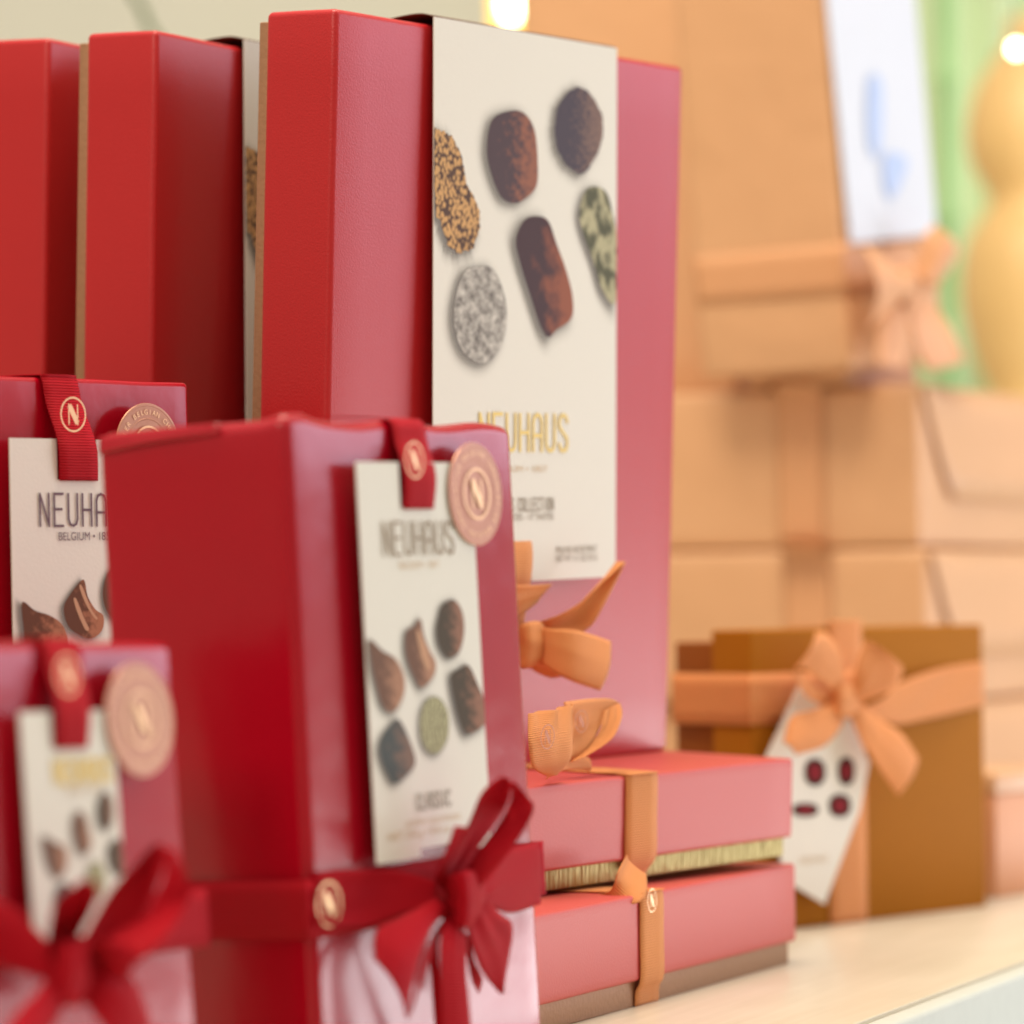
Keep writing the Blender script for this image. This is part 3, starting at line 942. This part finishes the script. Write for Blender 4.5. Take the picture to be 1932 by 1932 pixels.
# the box behind it at the left
FB = Frame((-0.2633 * .888, 1.7539 * .888, 0), 0.8899, -0.0066, -0.0096)
bb = thing('gift_box', 'shiny red wrapped box at left, its ivory card cut off by the large front box', 'gift box', FB.loc, FB.euler(), G3)
rbox('wrapping', 0, 0.1422, 0, 0.13, 0, 0.2955, 'red_wrap', bb, r=0.0025, seg=3, crumple=0.0005, sub=16)
yc = -0.006
L = lambda px, py, d=0.006: FB.f(px, py, d)
x0 = L(18, 826).x
lw = L(250, 930).x - L(75, 930).x
xc = (L(75, 930).x + L(250, 930).x) / 2 - 0.001
x1 = 2 * xc - x0
zt = L(18, 826).z
zb = 0.05
n0, n1 = L(108, 880).x, L(183, 900).x
znt = L(140, 905).z
cb = poly_card('card', [(x0, zb), (x1, zb), (x1, zt), (n1, zt), (n1, znt), (n0, znt), (n0, zt), (x0, zt)], 'ivory', bb, yc, 0.0006)
yp = yc - 0.0003
choc(FB, [(120, 1150), (128, 1128), (152, 1096), (160, 1098), (165, 1125), (180, 1150), (195, 1162), (192, 1190), (170, 1205), (145, 1195), (128, 1180)], 'p_milk', cb, yp, n=3, xr=(x0, x1))
choc(FB, [(42, 1136), (66, 1152), (95, 1162), (118, 1180), (128, 1215), (110, 1250), (70, 1255), (50, 1225), (44, 1180)], 'p_milk', cb, yp, xr=(x0, x1))
streak(FB, [(139, 1132), (144, 1130), (158, 1165), (168, 1186), (161, 1188), (147, 1158)], cb, yp - .0002)
streak(FB, [(150, 1108), (155, 1106), (172, 1148), (184, 1166), (178, 1166), (162, 1140)], cb, yp - .0002)
choc(FB, None, 'p_milk', cb, yp, ell=(222, 1120, 28, 50), xr=(x0, x1))
card_texts(FB, cb, yp - 0.0002, 75, 250, 932, 992, 111, 214, 1019, mt='plum_ink', mt2='plum_ink', wd=0.0011, subh=0.0036)
HB = 0.2955
za = [(HB + 0.002, 0.05), (HB + 0.0012, 0.004), (HB - 0.0005, -0.0012), (HB - 0.012, -0.003), (HB - 0.03, -0.0078), (znt - 0.0005, -0.0068)]
rx0, rx1 = FB.f(80, 712, .002).x, FB.f(146, 712, .002).x
sl = [0, 0, 0, .25, .75, 1]
rb = strip('ribbon', [(lerp(rx0, n0 + .0005, s_), y, z) for s_, (z, y) in zip(sl, za)], [(lerp(rx1, n1 - .0003, s_), y, z) for s_, (z, y) in zip(sl, za)], 'red_rib', bb, n=6)
emblem(rb, FB.f(137, 782, .0078), V((1, 0, 0)), V((0, 0, 1)), 0.0078, 'emblem')
seal(bb, FB.f(279, 846, .0072), 0.0205, -0.0070)

# the small near box at the bottom left
FS = Frame((-0.1630 - .05 * math.cos(1.0547), 1.2333 - .05 * math.sin(1.0547), 0), 1.0547, -0.0849, 0.0200)
bs = thing('gift_box', 'small blurred red wrapped box nearest the camera at bottom left', 'gift box', FS.loc, FS.euler(), G3)
SL, SH = 0.1502, 0.1860
rbox('wrapping', 0, SL, 0, 0.09, 0.0, SH, 'red_wrap', bs, r=0.004, seg=4, crumple=0.0005, sub=12)
yc = -0.006
L = lambda px, py, d=0.006: FS.f(px, py, d)
x0, x1 = L(38, 1345).x, L(213, 1345).x
zt, zb = L(100, 1342).z, L(120, 1770).z
n0, n1 = L(97, 1380).x, L(161, 1380).x
znt = L(130, 1410).z
cs_ = poly_card('card', [(x0, zb), (x1, zb), (x1, zt), (n1, zt), (n1, znt), (n0, znt), (n0, zt), (x0, zt)], 'ivory', bs, yc, 0.0006)
yp = yc - 0.0003
choc(FS, None, 'p_olive', cs_, yp, ell=(199, 1530, 15, 36), xr=(x0, x1))
choc(FS, [(137, 1550), (150, 1530), (163, 1545), (172, 1585), (170, 1600), (155, 1612), (142, 1590)], 'p_brown', cs_, yp, n=3, xr=(x0, x1))
choc(FS, [(82, 1578), (105, 1590), (124, 1600), (126, 1635), (110, 1655), (95, 1640), (85, 1610)], 'p_brown', cs_, yp, xr=(x0, x1))
choc(FS, [(205, 1600), (222, 1582), (235, 1610), (240, 1640), (222, 1650), (208, 1630)], 'p_olive', cs_, yp, n=3, xr=(x0, x1))
choc(FS, None, 'p_stripe', cs_, yp, ell=(182, 1660, 17, 34), xr=(x0, x1))
choc(FS, None, 'p_slate', cs_, yp, ell=(122, 1700, 18, 34), xr=(x0, x1))
card_texts(FS, cs_, yp - 0.0002, 102, 208, 1432, 1476, 128, 190, 1496, mt='gold', wd=0.0012)
za = [(SH + 0.002, 0.04), (SH + 0.0012, 0.004), (SH - 0.001, -0.0015), (SH - 0.010, -0.0035), (SH - 0.024, -0.0078), (znt - 0.0005, -0.0068)]
rx0, rx1 = FS.f(80, 1205, .002).x, FS.f(150, 1205, .002).x
rb = strip('ribbon', [(lerp(rx0, n0 + .0005, s_), y, z) for s_, (z, y) in zip(sl, za)], [(lerp(rx1, n1 - .0003, s_), y, z) for s_, (z, y) in zip(sl, za)], 'red_rib', bs, n=6)
emblem(rb, FS.f(126, 1274, .0080), V((1, 0, 0)), V((0, 0, 1)), 0.0072, 'emblem')
seal(bs, FS.f(264, 1357, .0072), 0.0205, -0.0070)
z1a, z1b = FS.f(150, 1700, .001).z, FS.f(150, 1815, .001).z
strip('ribbon', [(SL + .0012, 0.05, z1a), (SL + .0012, 0.004, z1a), (SL - .003, -0.0012, z1a), (0, -0.0014, z1a)], [(SL + .0012, 0.05, z1b), (SL + .0012, 0.004, z1b), (SL - .003, -0.0012, z1b), (0, -0.0014, z1b)], 'red_rib', bs, n=6)


def Z7(l): return [(.4 * x, 1159.2 + .4 * y, d) for x, y, d in l]


k7 = bow_part('bow', FS, Z7([(200, 1560, .014), (280, 1540, .028), (380, 1540, .030), (470, 1580, .016)]), Z7([(190, 1760, .014), (260, 1830, .026), (360, 1850, .028), (440, 1780, .016)]), 'red_rib', bs, bulge=0.005)
bow_part('loop', FS, Z7([(380, 1560, .020), (500, 1330, .026), (620, 1190, .034), (740, 1080, .040), (800, 1110, .046)]), Z7([(440, 1640, .020), (560, 1530, .024), (650, 1450, .028), (730, 1300, .036), (802, 1115, .046)]), 'red_rib', k7, bulge=-0.006)
bow_part('loop', FS, Z7([(800, 1110, .046), (760, 1260, .042), (690, 1400, .036), (560, 1500, .030), (440, 1600, .026)]), Z7([(802, 1112, .046), (880, 1240, .054), (895, 1340, .054), (720, 1580, .046), (470, 1760, .028)]), 'red_rib', k7, bulge=0.005)
bow_part('loop', FS, Z7([(220, 1640, .020), (225, 1480, .028), (270, 1340, .036), (400, 1255, .044)]), Z7([(330, 1640, .020), (340, 1540, .024), (370, 1430, .030), (405, 1258, .044)]), 'red_rib', k7, bulge=-0.004)
bow_part('loop', FS, Z7([(400, 1255, .044), (450, 1280, .048), (440, 1370, .044), (380, 1500, .034), (350, 1600, .024)]), Z7([(402, 1258, .044), (370, 1430, .030), (350, 1490, .028), (310, 1560, .024), (280, 1620, .020)]), 'red_rib', k7)
bow_part('loop', FS, Z7([(-200, 1330, .004), (-20, 1340, .008), (120, 1440, .014), (280, 1600, .022)]), Z7([(-200, 1620, .004), (-20, 1640, .008), (100, 1690, .014), (260, 1740, .022)]), 'red_rib', k7, bulge=0.003)
bow_part('tail', FS, Z7([(250, 1700, .022), (150, 1800, .028), (60, 1900, .032), (-40, 2100, .036)]), Z7([(340, 1780, .022), (280, 1900, .028), (220, 2000, .032), (160, 2200, .036)]), 'red_rib', k7, bulge=0.004)
bow_part('tail', FS, Z7([(380, 1620, .022), (500, 1680, .030), (620, 1720, .034), (700, 1900, .036), (740, 2050, .036)]), Z7([(350, 1760, .022), (440, 1880, .030), (500, 1960, .034), (540, 2050, .036), (560, 2150, .036)]), 'red_rib', k7, bulge=0.005)
bow_part('loop', FS, Z7([(400, 1560, .024), (470, 1540, .034), (560, 1540, .038), (640, 1580, .038)]), Z7([(420, 1700, .022), (500, 1700, .030), (580, 1720, .036), (610, 1680, .038)]), 'red_rib', k7, bulge=0.005)

# ------------------------------------------------------------------ brown box with bow and tag
FW = Frame((0.1373, 2.1015, 0.0), 0.8017, 0.0, 0.0)
BW, BT, BH = 0.2224, 0.0306, 0.1752
bw = thing('gift_box', 'brown square gift box standing upright with orange bow and white printed tag', 'gift box', FW.loc, FW.euler())
rbox('lid', 0, BW, 0, BT, 0, BH, 'brown_card', bw, r=0.0016)
rbox('base', 0.003, BW - 0.003, BT + 0.0003, BT + 0.031, 0.002, BH - 0.007, 'dark_brown', bw, r=0.0014)
z0, z1 = FW.f(1450, 1366, .001).z, FW.f(1450, 1270, .001).z
strip('ribbon', [(-.0008, BT + .03, z0), (-.0008, 0.03, z0), (-.0008, 0.002, z0), (.002, -.0008, z0), (.06, -.0012, z0), (.09, -.006, z0 + .004)],
      [(-.0008, BT + .03, z1), (-.0008, 0.03, z1), (-.0008, 0.002, z1), (.002, -.0008, z1), (.06, -.0012, z1), (.09, -.006, z1)], 'orange_rib', bw)
xa, xb = FW.f(1566, 1700, .001).x, FW.f(1636, 1700, .001).x
strip('ribbon', [(xa, -.001, 0.0), (xa, -.001, .05), (xa, -.001, .10), (xa + .002, -.001, BH - .002), (xa + .002, .002, BH + .001), (xa + .002, BT, BH + .001)],
      [(xb, -.001, 0.0), (xb, -.001, .05), (xb, -.001, .10), (xb - .002, -.001, BH - .002), (xb - .002, .002, BH + .001), (xb - .002, BT, BH + .001)], 'orange_rib', bw)
kw = bow_part('bow', FW, [(1560, 1300, .012), (1580, 1292, .022), (1605, 1290, .022), (1625, 1300, .012)], [(1562, 1345, .012), (1580, 1352, .022), (1605, 1350, .022), (1622, 1340, .012)], 'orange_rib', bw, bulge=.003)
bow_part('loop', FW, [(1584, 1318, .016), (1555, 1290, .024), (1520, 1262, .028), (1500, 1262, .030)], [(1590, 1296, .016), (1588, 1240, .022), (1560, 1196, .026), (1540, 1192, .028)], 'orange_rib', kw, bulge=.004)
bow_part('loop', FW, [(1500, 1262, .030), (1530, 1290, .022), (1560, 1312, .018), (1585, 1325, .014)], [(1498, 1276, .028), (1520, 1312, .020), (1550, 1330, .016), (1580, 1338, .014)], 'orange_rib', kw)
bow_part('loop', FW, [(1598, 1318, .016), (1612, 1262, .024), (1630, 1212, .028), (1652, 1216, .032)], [(1602, 1330, .016), (1645, 1318, .024), (1688, 1296, .030), (1702, 1262, .032)], 'orange_rib', kw, bulge=.005)
bow_part('loop', FW, [(1610, 1340, .014), (1660, 1322, .012), (1700, 1288, .008), (1770, 1262, .003), (1853, 1248, .001)], [(1620, 1352, .014), (1665, 1360, .012), (1700, 1367, .008), (1770, 1352, .003), (1857, 1332, .001)], 'orange_rib', kw)
bow_part('tail', FW, [(1582, 1322, .016), (1530, 1340, .022), (1495, 1352, .026), (1478, 1400, .028)], [(1598, 1350, .016), (1580, 1380, .022), (1550, 1410, .026), (1500, 1424, .028)], 'orange_rib', kw, bulge=.003)
bow_part('tail', FW, [(1596, 1335, .016), (1620, 1390, .020), (1650, 1440, .024), (1695, 1502, .026)], [(1625, 1330, .016), (1665, 1360, .020), (1700, 1385, .024), (1734, 1432, .026)], 'orange_rib', kw, bulge=.003)
P_ = [(1510, 1290), (1560, 1345), (1605, 1355), (1640, 1440), (1622, 1530), (1556, 1706), (1480, 1660), (1440, 1440)]
yt = -0.008
tg = poly_card('tag', [(FW.f(x, y, -yt).x, FW.f(x, y, -yt).z) for x, y in P_][::-1], 'ivory', bw, yt, .0006)
for ell, mt_ in (((1538, 1457, 20, 26), 'p_a'), ((1597, 1455, 16, 27), 'p_a'), ((1520, 1528, 25, 13), 'p_b'), ((1585, 1520, 21, 22), 'p_b')):
    cx, cy, a, b_ = ell
    for sc, mm, yy in ((1, 'dark_ink', yt - .0004), (.62, 'berry', yt - .0007)):
        vv = []
        for k in range(24):
            an = 2 * math.pi * k / 24
            ee = 0.88
            vv.append(FW.f(cx + a * sc * math.copysign(abs(math.cos(an)) ** ee, math.cos(an)), cy + b_ * sc * math.copysign(abs(math.sin(an)) ** ee, math.sin(an)), -yy))
        mesh('printed_chocolate', vv, [tuple(range(24))], mm, tg)
text_mesh('lettering', 'NEUHAUS', FW.f(1510, 1625, -yt).x, FW.f(1560, 1625, -yt).x, FW.f(1535, 1628, -yt).z, .004, yt - .0004, 'pale_ink', tg)

# ------------------------------------------------------------------ peach boxes behind
GP = 'peach wrapped boxes stacked behind'
PY = 1.0856
PO = V((0.2949, 2.6310, 0))


def peach_box(name, label, loc, yaw, ta, tb, lx, ly, h, band=True, flap=True, mt='peach'):
    rot = Matrix.Rotation(yaw, 3, 'Z') @ Matrix.Rotation(ta, 3, 'X') @ Matrix.Rotation(tb, 3, 'Y')
    t = thing(name, label, 'gift box', loc, rot.to_euler(), GP)
    rbox('wrapping', 0, lx, 0, ly, 0, h, mt, t, r=.005, seg=3, crumple=.0006, sub=10)
    if flap:      # envelope fold of the paper on the end facing right
        xs_ = [(.004, h - .003), (.03, h * .62), (.058, h * .34), (.075, h * .30), (lx - .075, h * .30), (lx - .058, h * .34), (lx - .03, h * .62), (lx - .004, h - .003)]
        strip('paper_fold_or_wedge', [(x_, -.0035, z_) for x_, z_ in xs_], [(x_, -.0016, h - .002) for x_, z_ in xs_], mt, t, n=3, thick=.0012)
    if band:
        ym = .092
        w2 = .019
        pr = [(-.0015, 0.002), (-.0022, h * .5), (-.0015, h - .002), (.004, h + .0018), (lx - .004, h + .0018)]
        strip('ribbon', [(x, ym - w2, z) for x, z in pr], [(x, ym + w2, z) for x, z in pr], 'peach_rib', t, n=4, bdir=V((0, 0, 0)), thick=.0004)
    return t


peach_box('gift_box', 'topmost of three flat peach wrapped boxes, under the tilted peach box', PO + V((0, 0, .2285)), PY, 0.0, 0.0, .30, .34, .1185)
peach_box('gift_box', 'middle of three flat peach wrapped boxes, just above the brown box', PO + V((.004, -.004, .1145)), PY + .02, 0, 0, .30, .34, .1125)
peach_box('gift_box', 'lowest of three flat peach wrapped boxes, mostly hidden behind the brown box', PO + V((.006, .004, .0015)), PY, 0, 0, .30, .34, .1115)
peach_box('gift_box', 'large upright peach box at the back, behind the tallest red box', (.173, 2.775, .3495), PY, 0, 0, .12, .185, .42, band=False, flap=False)

# standing, leaning peach box with a white-blue label
FP_ = Frame((0.2451, 2.6036, 0.3565), 1.0435, -0.0239, -0.0943)
bt = thing('gift_box', 'peach wrapped box standing tilted on the peach stack, white and blue label and bow', 'gift box', FP_.loc, FP_.euler(), GP)
rbox('wrapping', 0, .169, 0, .1207, 0, .34, 'peach', bt, r=.005, seg=3, crumple=.0006, sub=10)
iz = lambda x_, y_: (.3480 - FP_.loc.z - FP_.rot[2][0] * x_ - FP_.rot[2][1] * y_) / FP_.rot[2][2]
cs4 = [(.03, .02), (.158, .02), (.158, .10), (.03, .10)]
vv = [(x_, y_, .002) for x_, y_ in cs4] + [(x_, y_, iz(x_, y_)) for x_, y_ in cs4]
mesh('paper_fold_or_wedge', vv, [(0, 3, 2, 1), (4, 5, 6, 7), (0, 1, 5, 4), (1, 2, 6, 5), (2, 3, 7, 6), (3, 0, 4, 7)], 'peach', bt)  # added wedge blocking light through the gap below, inset so it stays dark
z0, z1 = FP_.l(1460, 565, .001).z, FP_.l(1460, 470, .001).z
strip('ribbon', [(-.0006, .120, z0), (-.0009, .06, z0), (-.0006, .004, z0), (.003, -.0008, z0), (.08, -.001, z0), (.166, -.001, z0)],
      [(-.0006, .120, z1), (-.0009, .06, z1), (-.0006, .004, z1), (.003, -.0008, z1), (.08, -.001, z1), (.166, -.001, z1)], 'peach_rib', bt)
q = lambda px, py, d=.004: (FP_.f(px, py, d).x, FP_.f(px, py, d).z)
lb = poly_card('label_card', [q(1606, 460), q(1768, 440), q(1719, -100), q(1551, -100)], 'white_gloss', bt, -.004, .001)
for pts in ([(1640, 150), (1665, 160), (1660, 290), (1640, 270)], [(1672, 290), (1712, 300), (1700, 345), (1680, 375), (1668, 340)]):
    C_ = cat([V((*q(*p, .0055), 0)) for p in pts], 5, True)
    mesh('printed_shape', [(p.x, -.0055, p.y) for p in C_], [tuple(range(len(C_)))], 'blue_ink', lb)
kt = bow_part('bow', FP_, [(1690, 510, .02), (1712, 500, .03), (1735, 510, .02)], [(1690, 570, .02), (1712, 580, .03), (1735, 570, .02)], 'peach_rib', bt, bulge=.006)
bow_part('loop', FP_, [(1705, 520, .02), (1660, 480, .03), (1625, 462, .035)], [(1700, 560, .02), (1665, 600, .03), (1632, 620, .035)], 'peach_rib', kt, bulge=.02)
bow_part('loop', FP_, [(1715, 520, .02), (1740, 450, .03), (1760, 425, .035)], [(1720, 560, .02), (1765, 540, .03), (1790, 500, .035)], 'peach_rib', kt, bulge=.02)
bow_part('tail', FP_, [(1700, 560, .02), (1720, 640, .03), (1750, 700, .035)], [(1730, 540, .02), (1780, 600, .03), (1825, 680, .035)], 'peach_rib', kt, bulge=.01)
bow_part('tail', FP_, [(1690, 560, .02), (1660, 620, .026), (1655, 690, .03)], [(1715, 570, .02), (1710, 640, .026), (1708, 700, .03)], 'peach_rib', kt, bulge=.01)

# small rose box at the right edge
p = at_depth(1882, 1702, 2.32)
rs = thing('small_box', 'small rose coloured box with pale lid at the right edge, on the table', 'box', (p.x, p.y, 0), (0, 0, .95))
rbox('body', .001, .10, .001, .08, 0, .066, 'rose_box', rs, r=.0015)
rbox('lid', 0, .101, 0, .081, .066, .079, 'peach', rs, r=.0015)

# ------------------------------------------------------------------ background
def lathe(name, prof, mt, parent=None, loc=(0, 0, 0), K=32):
    vs, fs = [], []
    for r_, z in prof:
        for k in range(K):
            a = 2 * math.pi * k / K
            vs.append((loc[0] + r_ * math.cos(a), loc[1] + r_ * math.sin(a), loc[2] + z))
    for i in range(len(prof) - 1):
        for k in range(K):
            a, b = i * K + k, i * K + (k + 1) % K
            fs.append((a, b, b + K, a + K))
    return mesh(name, vs, fs, mt, parent, True)


def ball(name, c, r_, mt, parent, sz=1.0):
    pr = [(max(r_ * math.sin(math.pi * k / 14), .0001), -r_ * sz * math.cos(math.pi * k / 14)) for k in range(15)]
    return lathe(name, pr, mt, parent, c)


# lamp behind the tall box
p = at_depth(963, 22, 3.3)
lm = thing('lamp', 'lit lamp with glowing amber shade behind the top of the tall red box', 'lamp', (p.x, p.y, 0))
ball('bulb', (0, -.045, p.z), .010, 'bulb', lm, 1.7)
lathe('lamp_shade', [(.016, p.z - .03), (.019, p.z - .025), (.020, p.z + .06)], 'shade', lm)
lathe('stand', [(.05, 0), (.05, .006), (.006, .012), (.006, p.z - .032), (.014, p.z - .03)], 'gold', lm)
# bulb at the right
p = at_depth(1918, 92, 2.9)
b2 = thing('fairy_light', 'small round lit bulb hanging above the amber gourd at the right edge', 'light', (p.x, p.y, p.z))
ball('bulb', (0, 0, 0), .006, 'bulb', b2)
lathe('cord', [(.0008, .006), (.0008, .9)], 'stem', b2, K=8)
# amber double gourd
p = at_depth(1945, 700, 3.9)
prof = [(.0001, 0), (.05, .0), (.055, .05), (.05, .30), (.030, .36), (.040, .40), (.050, .45), (.046, .50), (.028, .538), (.040, .57), (.044, .60), (.036, .64), (.014, .68), (.012, .70), (.0001, .70)]
C_ = cat([V((a, b, 0)) for a, b in prof], 4)
g = lathe('gourd_vase', [(max(c.x, .0001) * 1.5, .199 + (c.y - .199) * 1.22 if c.y > .199 else c.y) for c in C_], 'amber', None)
g.location = (p.x, p.y, 0)
g['label'] = 'amber double-gourd vase, out of focus behind the boxes at the right edge'
g['category'] = 'vase'
# green panel and bamboo pole
a = at_depth(1730, 900, 4.2); 
vs, fs = [], []
x_l = at_depth(1690, 0, 4.2).x
for i in range(60):
    x = x_l + i * .01
    y = 4.2 + .02 * math.sin(i * .9)
    vs += [(x, y, -.1), (x, y, 1.2)]
fs = [(2 * i, 2 * i + 2, 2 * i + 3, 2 * i + 1) for i in range(59)]
cu = mesh('curtain', vs, fs, 'green', None, True)
cu.modifiers.new('thickness', 'SOLIDIFY').thickness = .003
cu['label'] = 'pale green pleated curtain hanging behind the boxes at upper right'
cu['category'] = 'curtain'
p = at_depth(1788, 300, 3.6)
pr = []
z = 0
while z < .95:
    pr += [(.0085, z), (.0085, z + .125), (.0115, z + .130), (.0115, z + .134)]
    z += .1375
bp_ = lathe('bamboo_pole', pr, 'bamboo')
bp_.location = (p.x, p.y, 0.02)
bp_['label'] = 'green jointed bamboo pole standing behind the tilted peach box'
bp_['category'] = 'pole'
# thin stem before the wall
a, b = at_depth(240, -30, 3.2), at_depth(300, 75, 3.2)
A_ = cat([a + (a - b) * 3, a, (a + b) / 2 + V((.001, 0, 0)), b, b + (b - a) * 3 + V((.03, 0, 0))], 6)
vs, fs = [], []
for c_ in A_:
    for k in range(8):
        an = math.pi * k / 4
        vs.append((c_.x + .004 * math.cos(an), c_.y + .004 * math.sin(an), c_.z))
for i in range(len(A_) - 1):
    for k in range(8):
        q0_, q1_ = i * 8 + k, i * 8 + (k + 1) % 8
        fs.append((q0_, q1_, q1_ + 8, q0_ + 8))
st = mesh('plant_stem', vs, fs, 'stem', None, True)
st['label'] = 'thin dark green stem slanting before the cream wall at upper left'
st['category'] = 'plant'
